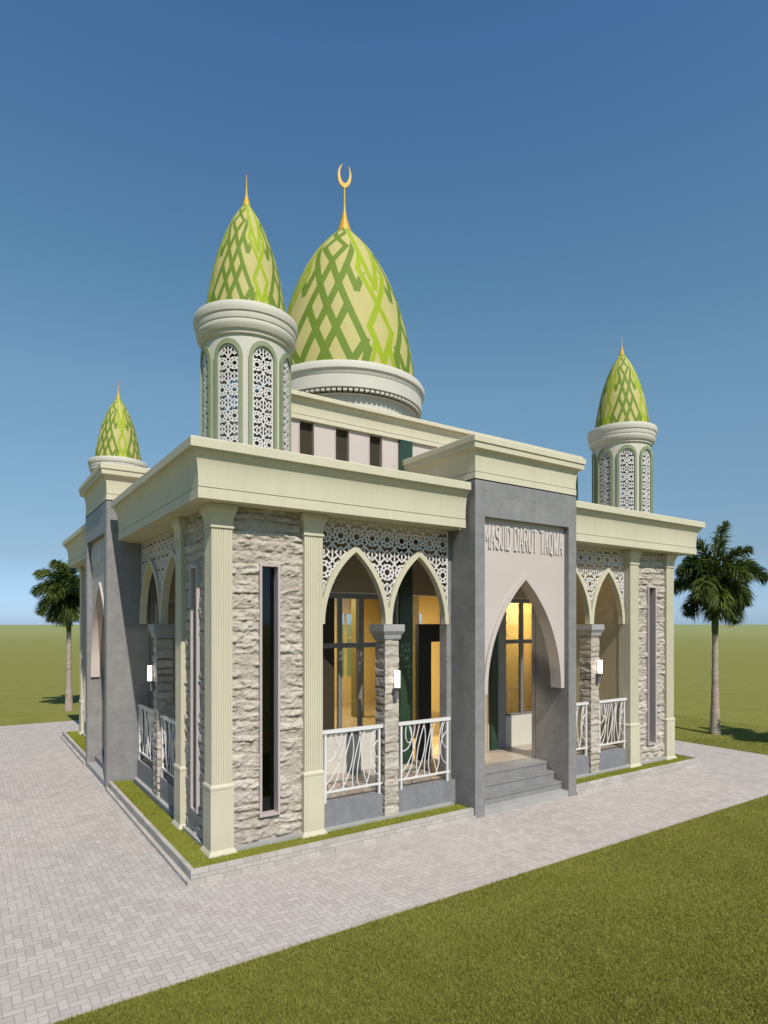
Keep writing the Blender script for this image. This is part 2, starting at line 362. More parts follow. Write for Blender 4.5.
def stone_panel(name, parent, T, a0, a1, z0, z1, d, seed, hole=None, back=None, normal=-1, amp=1.0, vj=1.0):
    """rough split-face ledgestone sheet, real relief"""
    st = .0115
    na = max(8, int((a1-a0)/st)); nz = max(8, int((z1-z0)/st))
    A, Z = np.meshgrid(np.linspace(a0, a1, na+1), np.linspace(z0, z1, nz+1), indexing='ij')
    r = np.random.default_rng(seed)
    zb = [z0]
    while zb[-1] < z1: zb.append(zb[-1]+r.uniform(.09, .17))
    zb = np.array(zb)
    wob = (fbm(A*3.1, Z*.7, seed+50, 3)-.5)*.06
    Zw = np.clip(Z+wob, z0, z1-1e-4)
    ci = np.clip(np.searchsorted(zb, Zw, 'right')-1, 0, len(zb)-2)
    dz = np.minimum(Zw-zb[ci], zb[ci+1]-Zw)
    joint = np.full(A.shape, 9.0); tint = np.zeros(A.shape); tilt = np.zeros(A.shape)
    for c in range(len(zb)-1):
        mk = ci == c; js = [a0-r.uniform(.0, .4)]
        while js[-1] < a1+.1: js.append(js[-1]+r.uniform(.5, 1.1))
        js = np.array(js); aa = A[mk]+(fbm(Z[mk]*5, A[mk]*2, seed+80+c, 2)-.5)*.06
        k = np.clip(np.searchsorted(js, aa, 'right')-1, 0, len(js)-2)
        joint[mk] = np.minimum(aa-js[k], js[k+1]-aa)
        tv = r.random(len(js)); tint[mk] = tv[k]
        tl = r.uniform(-1, 1, len(js)); tilt[mk] = tl[k]*(Zw[mk]-zb[c]-.1)*.18+r.uniform(-.01, .01, len(js))[k]
    e = np.minimum(dz, joint*1.3+.03)
    seam = np.exp(-(dz/.016)**2)*np.clip((fbm(A*2.3+ci*3.7, ci*1.9+Z*.1, seed+9, 3)-.38)*7, 0, 1)
    crev = np.clip((np.abs(fbm(A*4, Z*9, seed+31, 4)-.5)*-14+.35), 0, 1)*np.clip((fbm(A*1.7, Z*1.7, seed+41, 2)-.40)*6, 0, 1)
    seam = np.maximum(seam, .25*vj*np.exp(-(joint/.007)**2)); seam = np.maximum(seam, .8*crev)
    rough = fbm(A*7, Z*10, seed+3, 5); ridge = np.abs(fbm(A*5, Z*13, seed+21, 4)-.48)*2
    h = amp*(.013*np.clip(e/.03, 0, 1)**.6+.034*(rough-.45)-.026*ridge+.022*(fbm(A*22, Z*30, seed+61, 3)-.45)+tilt*.5+.008*(tint-.5)-.022*seam)
    chip = fbm(A*6.5+fbm(A*3, Z*3, seed+71, 3)*1.2, Z*11, seed+70, 4); q_ = chip*7; fl = np.floor(q_); chip = (fl+np.clip((q_-fl-.72)/.28, 0, 1))/7
    chip2 = fbm(A*15, Z*24+fbm(A*9, Z*9, seed+75, 2), seed+74, 3); q_ = chip2*6; fl = np.floor(q_); chip2 = (fl+np.clip((q_-fl-.7)/.3, 0, 1))/6
    h = h*.72+amp*(.068*(chip-.45)+.034*(chip2-.45))
    bl = h.copy()
    for _ in range(3): bl = (bl+np.roll(bl, 1, 0)+np.roll(bl, -1, 0)+np.roll(bl, 1, 1)+np.roll(bl, -1, 1))/5
    cav = np.clip((bl-h)*90-.15, 0, 1)
    seam = np.maximum(seam, .75*cav)
    D = d+normal*(h-.002)
    mb = MB()
    ids = -np.ones(A.shape, int); keep = np.ones((na, nz), bool)
    if hole:
        am = (A[:-1, :-1]+A[1:, 1:])/2; zm = (Z[:-1, :-1]+Z[1:, 1:])/2
        keep = ~((am > hole[0]) & (am < hole[1]) & (zm > hole[2]) & (zm < hole[3]))
    ids = np.arange(A.size).reshape(A.shape)
    vs = [T(a, dd, z) for a, dd, z in zip(A.ravel(), D.ravel(), Z.ravel())]
    mb.v = vs
    I = ids[:-1, :-1][keep]; J = ids[1:, :-1][keep]; K = ids[1:, 1:][keep]; Lq = ids[:-1, 1:][keep]
    mb.f = list(zip(I.tolist(), J.tolist(), K.tolist(), Lq.tolist())); mb.mi = [0]*len(mb.f)
    me = bpy.data.meshes.new(name); me.from_pydata(mb.v, [], mb.f); me.materials.append(M['stone'])
    at = me.attributes.new('seam', 'FLOAT', 'POINT'); at.data.foreach_set('value', np.clip(seam, 0, 1).ravel())
    at = me.attributes.new('tint', 'FLOAT', 'POINT'); at.data.foreach_set('value', (tint*.75).ravel())
    me.polygons.foreach_set('use_smooth', [True]*len(me.polygons))
    import bmesh
    bm = bmesh.new(); bm.from_mesh(me)
    lone = [v for v in bm.verts if not v.link_faces]; bmesh.ops.delete(bm, geom=lone, context='VERTS'); bm.to_mesh(me); bm.free()
    return link(name, me, parent)

# ------------------------------------------------------------------ the mosque
W, LEN = 10.54, 11.0
SOF = 4.46; FLOOR = .58; CORE = 1.75
mosque = link('mosque', None); mosque.empty_display_size = .5
tag(mosque, 'cream and grey mosque with green patterned domes, stone corner walls and pointed arches', 'mosque')
front = lambda a, d, z: (a, d, z)
left = lambda a, d, z: (d, a, z)
backT = lambda a, d, z: (a, LEN-d, z)
rightT = lambda a, d, z: (W-d, a, z)

def ring_sweep(mb, prof, x0, x1, y0, y1, cap=False):
    lps = []
    for s_, z in prof:
        lps.append([(x0+s_, y0+s_, z), (x1-s_, y0+s_, z), (x1-s_, y1-s_, z), (x0+s_, y1-s_, z)])
    mb.loops(lps, True, cap, cap)
def cornice_profile(z0, z1, run, inner, slab_z):
    h = z1-z0; p = [(inner, slab_z), (.16, slab_z), (.16, z1-.004), (.012, z1), (0, z1-.012), (0, z1-.115*h/.67), (.045, z1-.122*h/.67)]
    za, zb = z1-.16*h/.67, z0+.135*h/.67
    p.append((.052, za))
    for k in range(1, 9):
        t = k/8; p.append((.052+(run-.045)*math.sin(t*PI/2), za+(zb-za)*(1-math.cos(t*PI/2))))
    p += [(run+.012, zb+.012), (run+.045, zb+.010), (run+.045, zb-.008), (run, zb-.010), (run, z0), (inner, z0)]
    return p
XE = W+.20
CP = cornice_profile(SOF, 5.13, .12, CORE-.004, 4.94)
def run_sweep(stations):
    mb = MB(); mb.loops([[(*st(s_), z) for s_, z in CP] for st in stations]); mb.build('cornice', M['cornice'], mosque, smooth=28)
run_sweep([lambda s_: (4.205, s_), lambda s_: (s_, s_), lambda s_: (s_, 4.58)])
run_sweep([lambda s_: (6.59, s_), lambda s_: (XE-s_, s_), lambda s_: (XE-s_, LEN-s_), lambda s_: (s_, LEN-s_), lambda s_: (s_, 7.10)])
mb = MB(); mb.box(4.207, 6.585, .30, CORE-.02, SOF+.002, 4.93); mb.build('roof_slab', M['soffit'], mosque); mb = MB(); mb.box(.30, CORE-.02, 4.585, 7.09, SOF+.002, 4.93); mb.build('roof_slab', M['soffit'], mosque)
mb = MB(); ring_sweep(mb, cornice_profile(6.18, 6.57, .10, 1.2, 6.42), 1.60, W-1.70, 1.60, LEN-1.60)
mb.build('upper_cornice', M['cornice'], mosque, smooth=28)
mb = MB(); mb.box(2.4, W-2.4, 2.4, LEN-2.4, 6.36, 6.425); mb.build('roof', M['roof'], mosque)
# floor slab and podium
mb = MB(); mb.box(.55, W-.55, .55, LEN-.55, -.1, FLOOR); mb.build('floor', M['tile_floor'], mosque)

FR_PORTAL = (4.26, 6.58); LF_PORTAL = (4.82, 7.08)
FR_WINGS = ((1.87, 4.17), (6.60, W-1.87)); LF_WINGS = ((1.93, 4.80), (7.10, LEN-1.87))
def column(T, a0, a1, d0, d1):
    r = (a0, a1, d0, d1)
    mb = MB(T); mb.r = r
    # fluted shaft
    pts = []; n = 8; w = .011; dep = .007
    def side(p, q, nrm):
        res = []; Lh = math.dist(p, q); ux, uy = (q[0]-p[0])/Lh, (q[1]-p[1])/Lh
        res.append(p)
        for k in range(n):
            c = Lh*(k+.75)/(n+.5)
            for off, dd in ((-w/2, 0), (-w/4, dep), (w/4, dep), (w/2, 0)):
                res.append((p[0]+ux*(c+off)-nrm[0]*dd, p[1]+uy*(c+off)-nrm[1]*dd))
        return res
    c = [(a0, d0), (a1, d0), (a1, d1), (a0, d1)]; nr = [(0, -1), (1, 0), (0, 1), (-1, 0)]
    for k in range(4): pts += side(c[k], c[(k+1) % 4], nr[k])
    mb.loops([[(x, y, 1.05) for x, y in pts], [(x, y, 4.19) for x, y in pts]])
    o = mb.build('column', M['cream'], mosque)
    b2 = MB(T); b2.r = r
    b2.stack([(-.05, .048), (.205, .048), (.225, .038), (.26, .017), (.30, .016), (.99, .016), (.995, .022), (1.025, .022), (1.032, .016), (1.05, .004)])
    b2.build('column_base', M['cream'], o, bevel=.003)
    b3 = MB(T); b3.r = r
    b3.stack([(4.165, .004), (4.17, .016), (4.195, .016), (4.20, .006), (4.25, .008), (4.31, .016), (4.36, .032), (4.38, .040), (4.385, .050), (SOF-.003, .050)])
    b3.build('capital', M['cream'], o, smooth=30)
    return o
cols = set()
def arches(wing):
    a0, a1 = wing; c = (a0+a1)/2; g = .059; e0 = .093; e1 = .09
    w1 = (c-g-(a0+e0))/2; w2 = ((a1-e1)-(c+g))/2
    return c, [(a0+e0+w1, w1), (c+g+w2, w2)]
Z0, AH = 3.0, 1.015
RAILS = []
def wall_lamp(T, a, d):
    mb = MB(T); mb.box(a-.032, a+.032, d-.04, d+.03, 1.92, 2.07); mb.box(a-.05, a+.05, d-.075, d+.0, 2.07, 2.085)
    o = mb.build('wall_lamp', M['bracket'], mosque, bevel=.003)
    s_ = MB(T); s_.box(a-.030, a+.030, d-.075, d-.015, 2.085, 2.33); s_.build('lamp_shade', M['glow'], o, bevel=.006)
CURVES = [  # curved bars of the balustrade in unit coordinates
 [(.12, 1), (.02, .62), (.25, .45), (.30, 1)], [(.0, .52), (.16, .45), (.30, .72), (.18, 1)], [(.08, 0), (.30, .2), (.30, .55), (.16, 1.0)],
 [(.0, .1), (.22, .28), (.30, .62), (.40, 1)], [(.34, 0), (.28, .4), (.42, .75), (.50, 1)], [(.30, 0), (.52, .35), (.56, .7), (.48, 1)],
 [(.50, 0), (.46, .4), (.62, .72), (.66, 1)], [(.62, 0), (.50, .3), (.72, .62), (.62, 1)], [(.78, 0), (.66, .3), (.60, .75), (.74, 1)],
 [(.74, 0), (.92, .3), (.72, .62), (.92, 1)], [(1, .14), (.76, .28), (.84, .7), (1, .78)], [(1, .45), (.84, .5), (.86, .85), (.96, 1)]]
def railing(T, a0, a1, d):
    z0, z1 = .69, 1.55
    mb = MB(T)
    mb.box(a0, a1, d-.03, d+.03, z1-.045, z1)
    mb.box(a0, a1, d-.014, d+.014, z0, z0+.026)
    for a in (a0+.085, a1-.05): mb.box(a-.016, a+.016, d-.0165, d+.0165, .556, z1-.044)
    b0, b1 = a0+.085, a1-.05
    for pts in CURVES:
        P = []
        for k in range(13):
            t = k/12; c = [(1-t)**3, 3*t*(1-t)**2, 3*t*t*(1-t), t**3]
            x = sum(c[q]*pts[q][0] for q in range(4)); y = sum(c[q]*pts[q][1] for q in range(4))
            P.append((b0+(b1-b0)*x, d, z0+.02+(z1-z0-.055)*y))
        mb.tube(P, .0085, 6)
    mb.build('railing', M['rail'], mosque, smooth=40)
def pier_clip(): pass

def wing_build(T, wing, lo_end_col, seed, fine=True):
    a0, a1 = wing
    c, ar = arches(wing)
    st = .0066 if fine else .011
    xs = np.arange(a0-.004, a1+.004, st); zs = np.arange(2.99, SOF-.002, st)
    X, Zg = np.meshgrid(xs, zs, indexing='ij')
    tw = .075
    outer = np.minimum.reduce([ogive(X, Zg, cx, Z0, w, AH*(w/.5)**.15, tw) for cx, w in ar])
    inner = np.minimum.reduce([ogive(X, Zg, cx, Z0, w, AH*(w/.5)**.15, 0) for cx, w in ar])
    F = np.maximum(outer, -inner); F = np.maximum(F, Z0-Zg)
    V, p = march(F, xs, zs); mb = MB(); slab(mb, V, p[0], .455, .565, lambda x, z, d: T(x, d, z))
    mb.build('arch_trim', M['cream'], mosque)
    rim = np.minimum.reduce([X-a0-.028, a1-.022-X, SOF-.03-Zg])
    strap = rosette(X-c, Zg-4.235, .262, .0115, .240)
    strap = np.minimum(strap, rim)
    F = np.maximum(strap, -(outer+.02)); 
    V, p = march(F, xs, zs); mb = MB(); slab(mb, V, p[0], .500, .514, lambda x, z, d: T(x, d, z))
    mb.build('lattice_screen', M['lattice'], mosque)
    # stone pedestal with cap
    h = .122
    mb = MB(T); mb.box(c-h+.012, c+h-.012, .395, .62, .0, 2.80); ped = mb.build('pedestal', M['stone'], mosque)
    stone_panel('stone_cladding', ped, T, c-h, c+h, .2, 2.80, .385, seed, amp=.45, vj=0)
    stone_panel('stone_cladding', ped, lambda a, d, z: T(d, a, z), .385, .635, .2, 2.80, c-h, seed+1, amp=.45, vj=0)
    stone_panel('stone_cladding', ped, lambda a, d, z: T(d, a, z), .385, .635, .2, 2.80, c+h, seed+2, normal=1, amp=.45, vj=0)
    b = MB(T); b.r = (c-h, c+h, .38, .64)
    b.stack([(2.775, .012), (2.79, .02), (2.84, .028), (2.885, .055), (2.895, .062), (2.995, .062)])
    b.build('pedestal_cap', M['cap'], ped)
    # plinth walls and railings
    for r0, r1 in ((a0, c-h), (c+h, a1)):
        mb = MB(T); mb.box(r0+.002, r1-.002, .425, .60, -.05, .56); mb.build('plinth_wall', M['plinth'], mosque)
        railing(T, r0+.005, r1-.005, .455)
    mb = MB(T); mb.box(a0, a1, .36, .424, -.05, .235); mb.build('plinth_ledge', M['kerb2'], mosque)
    wall_lamp(T, c+.045, .355)

M['glow_cream'] = paint('glow_cream_paint', (.50, .41, .25), .65, .06, .04, 1.2)  # cream with the veranda's orange glow put into the colour
M['amber_deep'] = paint('deep_amber_wall', (.86, .53, .16), .75, .06, .04, 1.2, spec=.1)
M['cap'] = paint('pale_stone_cap', (.42, .40, .40), .7, .1, .1, 3)
M['olive'] = paint('olive_column_paint', (.16, .12, .02), .5, .1, .02, 2)
M['taupe'] = paint('taupe_panel', (.34, .31, .285), .6, .1, .03, 2)
M['brown_glass'] = paint('bronze_glass', (.06, .048, .032), .5, .15, .0, 1.5, spec=.1)
M['kerb2'] = paint('pale_ledge', (.42, .41, .39), .85, .1, .15, 3)

def stone_corner(T, a0, a1, seed, d=.42):
    ac = (a0+a1)/2; h0, h1, hz0, hz1 = ac+.015-.14, ac+.015+.14, .55, 3.765
    mb = MB(T)
    mb.box(a0, h0, d+.012, .60, -.05, SOF); mb.box(h1, a1, d+.012, .60, -.05, SOF)
    mb.box(h0, h1, d+.012, .60, -.05, hz0); mb.box(h0, h1, d+.012, .60, hz1, SOF)
    wl = mb.build('corner_wall', M['stone'], mosque)
    stone_panel('stone_wall', wl, T, a0, a1, .24, SOF, d, seed, (h0+.004, h1-.004, hz0+.004, hz1-.004))
    mb = MB(T); mb.box(a0, a1, d-.06, d+.011, -.05, .24); mb.build('skirting', M['kerb2'], wl)
    f = MB(T); t = .032; o0, o1 = .372, .58
    f.box(h0, h0+t, o0, o1, hz0, hz1); f.box(h1-t, h1, o0, o1, hz0, hz1)
    f.box(h0+t, h1-t, o0, o1, hz0, hz0+t); f.box(h0+t, h1-t, o0, o1, hz1-t, hz1)
    win = f.build('window', M['frame_light'], mosque, bevel=.003)
    g = MB(T); g.box(h0+t-.002, h1-t+.002, .50, .506, hz0+t-.002, hz1-t+.002); g.build('pane', M['dark_glass'], win)

_c = lambda cx, cz, rx, rz, a0, a1, n=10: [(cx+rx*math.cos(math.radians(a0+(a1-a0)*k/n)), cz+rz*math.sin(math.radians(a0+(a1-a0)*k/n))) for k in range(n+1)]
GLYPHS = {'M': [[(0, 0), (0, 1), (.5, .35), (1, 1), (1, 0)]], 'A': [[(0, 0), (.5, 1), (1, 0)], [(.18, .33), (.82, .33)]],
 'S': [_c(.5, .75, .46, .25, 35, 270)+_c(.5, .25, .48, .25, 90, -145)], 'J': [[(.85, 1), (.85, .28)]+_c(.45, .28, .40, .28, 0, -170)],
 'I': [[(.5, 0), (.5, 1)]], 'D': [[(0, 0), (0, 1), (.4, 1)]+_c(.4, .5, .6, .5, 90, -90)+[(0, 0)]],
 'R': [[(0, 0), (0, 1), (.55, 1)]+_c(.55, .76, .42, .24, 90, -90)+[(0, .52)], [(.5, .52), (1, 0)]],
 'U': [[(0, 1), (0, .35)]+_c(.5, .35, .5, .35, 180, 360)+[(1, 1)]], 'T': [[(0, 1), (1, 1)], [(.5, 1), (.5, 0)]],
 'Q': [_c(.5, .5, .5, .5, 0, 360, 20), [(.6, .25), (1, -.06)]], 'W': [[(0, 1), (.25, 0), (.5, .8), (.75, 0), (1, 1)]]}
def portal(T, p0, p1, flip=False):
    pw = .195; d0 = -.03; i0, i1 = p0+pw, p1-pw
    mb = MB(T)
    mb.box(p0, i0, d0, .70, GZ-.1, 5.2); mb.box(i1, p1, d0, .70, GZ-.1, 5.2)
    mb.box(i0, i1, d0, .70, 4.64, 5.2)
    mb.box(p0+.02, i0, .712, .80, GZ, SOF-.003); mb.box(i1, p1-.02, .712, .80, GZ, SOF-.003)
    mb.box(p0, p1, .70, CORE-.01, SOF+.5, 5.2)
    P = mb.build('portal', M['grey'], mosque)
    # pointed arch panel
    st = .014; xs = np.arange(i0-.004, i1+.018, st); xs = np.linspace(i0, i1, 131); zs = np.linspace(1.915, 4.64, 190)
    X, Zg = np.meshgrid(xs, zs, indexing='ij'); c = (i0+i1)/2; w = (i1-i0)/2-(.045 if flip else .120); h = 3.715-1.92
    F = -ogive(X, Zg, c, 1.92, w, h)
    F[:, -1] = np.minimum(F[:, -1], -.01)
    V, p = march(F, xs, zs); b = MB(); slab(b, V, p[0], .065, .20 if flip else .26, lambda x, z, d: T(x, d, z))
    b.build('arch_panel', M['pink'], P)
    F = np.maximum(-ogive(X, Zg, c, 1.92, w, h, .0), ogive(X, Zg, c, 1.92, w, h, .07))
    V, p = march(F, xs, zs); b = MB(); slab(b, V, p[0], .032, .064, lambda x, z, d: T(x, d, z))
    b.build('arch_moulding', M['pink'], P)
    # raised lettering
    x0, x1, zl, hh = i0+.055, i1-.06, 4.18, .35
    txt = 'MASJID DARUT TAQWA'; adv = {'I': .42, ' ': .55, 'M': 1.18, 'W': 1.25, 'J': .8}
    tot = sum(adv.get(ch, .95) for ch in txt); sc = (x1-x0)/tot
    xs = np.linspace(x0-.02, x1+.02, 460); zs = np.linspace(zl-.05, zl+hh+.04, 96); X, Zg = np.meshgrid(xs, zs, indexing='ij')
    F = np.full(X.shape, 9.0); pos = x0
    for ch in txt:
        wd = adv.get(ch, .95)*sc
        for ln in GLYPHS.get(ch, []):
            for (ax_, az_), (bx_, bz_) in zip(ln, ln[1:]):
                fx = lambda q: pos+wd*(.14+.72*q)
                p_, q_ = (fx(ax_), zl+hh*az_), (fx(bx_), zl+hh*bz_)
                vx, vz = q_[0]-p_[0], q_[1]-p_[1]
                t_ = np.clip(((X-p_[0])*vx+(Zg-p_[1])*vz)/(vx*vx+vz*vz+1e-9), 0, 1)
                F = np.minimum(F, np.hypot(X-p_[0]-t_*vx, Zg-p_[1]-t_*vz))
        pos += wd
    V, pq = march(F-.0125, xs, zs); b = MB()
    slab(b, V, pq[0], .0635, .040, (lambda x, z, d: T(x0+x1-x, d, z)) if flip else (lambda x, z, d: T(x, d, z)))
    b.build('lettering', M['letter'], P)
    # steps
    lev = [(-.02, .17), (.13, .30), (.29, .44), (.45, FLOOR+.003)]
    for k, (dd, z) in enumerate(lev):
        b = MB(T); b.box(i0, i1, dd, (lev[k+1][0] if k < 3 else .86), GZ-.1, z); b.box(i0, i1, dd-.012, dd, z-.03, z) if k else None
        b.build('step', M['grey'] if k else M['kerb2'], P)
    # crown cornice
    b = MB(T); pr = cornice_profile(5.18, 5.82, .115, .5, 5.6)
    pr = pr[:5]+[(0, 5.725), (.018, 5.721), (.022, 5.635), (.05, 5.631)]+[q for q in pr[7:] if q[1] < 5.63]
    lps = []
    x0, x1, y0, y1 = p0-.115, p1+.115, d0-.115, CORE+.0
    for s_, z in pr: lps.append([(x0+s_, y0+s_, z), (x1-s_, y0+s_, z), (x1-s_, y1, z), (x0+s_, y1, z)])
    b.loops(lps, True, False, False)
    b.box(p0+.2, p1-.2, .2, CORE, 5.56, 5.603)
    b.build('portal_cornice', M['cornice'], P, smooth=28)
    # ceiling
    b = MB(T); b.box(i0, i1, .27, CORE, 4.40, 4.44); b.build('ceiling', M['soffit'], P)

def facade(T, width, prt, seed, wings, Tw, flip=False):
    spans = [(.36, .62), (1.60, 1.87), (width-1.87, width-1.60), (width-.62, width-.36)]
    for k, (a0, a1) in enumerate(spans):
        key = tuple(round(q, 2) for q in T((a0+a1)/2, .48, 0))
        if any(abs(key[0]-q[0])+abs(key[1]-q[1]) < .06 for q in cols): continue
        cols.add(key)
        column(T, a0, a1, .35, .61) if k in (1, 2) else column(T, a0, a1, .36, .62)
    stone_corner(T, .62, 1.60, seed); stone_corner(T, width-1.60, width-.62, seed+5)
    wing_build(Tw, wings[0], True, seed+10); wing_build(Tw, wings[1], True, seed+20)
    portal(T, prt[0], prt[1], flip)
facade(front, W, FR_PORTAL, 100, FR_WINGS, front)
mb = MB(); mb.box(4.168, 4.262, .53, .70, GZ, SOF-.003); mb.box(4.169, 4.261, .428, .529, GZ, .565); mb.build('jamb', M['grey'], mosque)
facade(left, LEN, LF_PORTAL, 200, LF_WINGS, lambda a, d, z: (d+.06, a, z), flip=True)
# plain rear and right elevations (columns and walls)
for T, w_ in ((backT, W), (rightT, LEN)):
    for a0, a1 in ((.36, .62), (1.60, 1.87), (w_-1.87, w_-1.60), (w_-.62, w_-.36)):
        dd = (.36, .62) if a0 in (.36,) or abs(a0-(w_-.62)) < .01 else (.35, .61)
        key = tuple(round(q, 2) for q in T((a0+a1)/2, .48, 0))
        if key in cols or any(abs(key[0]-q[0])+abs(key[1]-q[1]) < .06 for q in cols): continue
        cols.add(key); column(T, a0, a1, *dd)
    for a0, a1 in ((.62, 1.60), (w_-1.60, w_-.62)):
        mb = MB(T); mb.box(a0, a1, .43, .60, 0, SOF); mb.build('corner_wall', M['white'], mosque)

# core walls with glazing --------------------------------------------------
def core_front(T, width, posts, doors, pils, solid):
    """posts: mullion centres of the near bay; solid: extent of the taupe panel right of the door"""
    d0, d1 = CORE, CORE+.15
    b0 = posts[0]; b1 = pils[0][0]-.02
    bays = [(b0, b1, posts), (solid[1], width-b0, [solid[1]]+[width-q for q in reversed(posts[:-1])])]
    mb = MB(T)
    mb.box(CORE, b0, d0, d1, FLOOR, 4.94); mb.box(width-b0, width-CORE, d0, d1, FLOOR, 4.94)
    mb.box(b0, width-b0, d0, d1, 3.5, 4.94)
    for x0, x1, _ in bays: mb.box(x0, x1, d0, d1, FLOOR, 1.18)
    mb.box(b1, doors[0], d0, d1, FLOOR, 3.5); mb.box(doors[1], solid[0], d0, d1, FLOOR, 3.5)
    wall = mb.build('core_wall', M['white'], mosque)
    up = MB(T); up.box(CORE+.1, width-CORE-.1, d0-.006, d0-.001, 3.52, SOF-.01); up.build('veranda_shade_sheet', M['shaded_wall'], wall)  # thin sheet over the white core wall, carrying its shade as colour
    up = MB(T); up.box(solid[0], solid[1], d0-.03, d1, FLOOR, 3.5); up.build('door_side_panel', M['taupe'], wall)
    for x0, x1, ps in bays:
        f = MB(T); t = .07; e0, e1 = d0+.03, d0+.09
        for q in ps: xx = min(max(q, x0+t/2), x1-t/2); f.box(xx-t/2, xx+t/2, e0, e1, 1.18, 3.5)
        f.box(x0, x1, e0-.002, e1+.002, 3.42, 3.5); f.box(x0, x1, e0-.002, e1+.002, 2.61, 2.69); f.box(x0, x1, e0-.01, e1+.01, 1.18, 1.225)
        win = f.build('window', M['frame'], mosque)
        g = MB(T); g.box(x0, x1, d0+.058, d0+.064, 1.2, 3.45); g.build('pane', M['glass'], win)
    q = MB(T); q.box(posts[0]+.03, posts[0]+.32, d0+.050, d0+.055, 1.2, 3.43); q.build('bronze_pane', M['brown_glass'], mosque)
    f = MB(T); e0, e1 = d0+.01, d0+.10
    f.box(doors[0]+.13, doors[0]+.42, e0, e1, FLOOR, 3.0); f.box(doors[1]-.42, doors[1]-.13, e0, e1, FLOOR, 3.0)
    f.box(doors[0]+.42, doors[1]-.42, e0, e1, 2.68, 3.0)
    f.build('door_frame', M['black'], mosque)
    for pl in pils:
        p = MB(T); p.box(pl[0], pl[1], d0-.07, d0-.007, FLOOR, SOF-.01); p.box(pl[0], pl[1], d0-.07, d0-.007, 4.95, 6.17)
        p.build('pilaster', M['dark_green'], mosque)
    # clerestory
    xs_ = [2.205, 2.85, 3.50]; ww = .27
    ops = sorted([(x, x+ww) for x in xs_]+[(width-x-ww, width-x) for x in xs_])
    c = MB(T); pos = CORE
    for x0, x1 in ops+[(width-CORE, None)]:
        c.box(pos, x0, d0, d1, 5.15, 6.18); pos = x1
    c.box(CORE, width-CORE, d0, d1, 4.94, 5.15)
    q = MB(T); q.box(width-CORE-.22, width-CORE+.03, d0-.03, d0-.002, 4.95, 6.17); q.build('pilaster', M['dark_green'], mosque)
    cl = c.build('clerestory_wall', M['pink'], mosque)
    for x0, x1 in ops:
        f = MB(T); f.box(x0, x0+.012, d0-.012, d0+.10, 5.15, 6.18); f.box(x1-.012, x1, d0-.012, d0+.10, 5.15, 6.18); f.box(x0+.012, x1-.012, d0-.012, d0+.1, 5.15, 5.18)
        w_ = f.build('clerestory_window', M['frame_light'], mosque)
        g = MB(T); g.box(x0+.016, x1-.016, d0+.06, d0+.066, 5.17, 6.18); g.build('pane', M['brown_glass'], w_)
core_front(front, W, (2.55, 2.97, 3.36, 4.05), (4.42, 6.22), ((4.10, 4.36), (6.24, 6.42)), (6.43, 6.66))
core_front(left, LEN, (2.55, 3.05, 3.55, 4.29), (4.66, LEN-4.66), ((4.34, 4.60), (LEN-4.60, LEN-4.34)), (LEN-4.33, LEN-4.1))
# far core walls with open windows
for T, w_ in ((backT, W), (rightT, LEN)):
    mb = MB(T); ops = [(2.4, 2.9), (7.08, 7.78)] if T is backT else [(7.0, 7.75)]
    pos = CORE+.16
    for x0, x1 in ops+[(w_-CORE-.16, None)]:
        mb.box(pos, x0, CORE, CORE+.15, 1.4, 3.3); pos = x1
    mb.box(CORE+.16, w_-CORE-.16, CORE, CORE+.15, FLOOR, 1.4); mb.box(CORE+.16, w_-CORE-.16, CORE, CORE+.15, 3.3, 6.18)
    mb.build('rear_wall', M['orange'], mosque)
    for x0, x1 in ops:
        f = MB(T); f.box(x0, x0+.05, CORE+.03, CORE+.10, 1.4, 3.3); f.box(x1-.05, x1, CORE+.03, CORE+.10, 1.4, 3.3); f.box((x0+x1)/2-.03, (x0+x1)/2+.03, CORE+.03, CORE+.10, 1.4, 3.3); f.box(x0+.05, x1-.05, CORE+.035, CORE+.095, 2.55, 2.62)
        f.build('window', M['orange'], mosque)
# interior lining, floor, ceiling, columns
mb = MB()
c1 = CORE+.16
mb.box(c1, W-c1, c1, LEN-c1, FLOOR+.001, FLOOR+.012); mb.build('hall_floor', M['amber_floor'], mosque)
mb = MB(); mb.box(c1, W-c1, c1, LEN-c1, 3.95, 4.0); mb.build('hall_ceiling', M['orange'], mosque)
for x, y in ((6.36, 6.75), (3.3, 6.75), (5.75, 3.6)):
    mb = MB(); mb.box(x-.12, x+.12, y-.12, y+.12, FLOOR+.012, 3.95); mb.build('hall_column', M['olive'], mosque)
mb = MB(); mb.box(7.3, 8.62, 2.78, 2.88, FLOOR+.012, 3.94); mb.build('hall_partition', M['amber_deep'], mosque)
# cheek walls closing the corner rooms
for T, w_ in ((front, W), (left, LEN)):
    mb = MB(T); mb.box(w_-1.86, w_-1.75, .62, CORE-.003, FLOOR, SOF-.003); mb.build('cheek_wall', M['glow_cream'], mosque)
    mb = MB(T); mb.box(1.74, 1.85, .62, CORE-.003, FLOOR, SOF-.003); mb.build('cheek_wall', M['shaded_wall'], mosque)

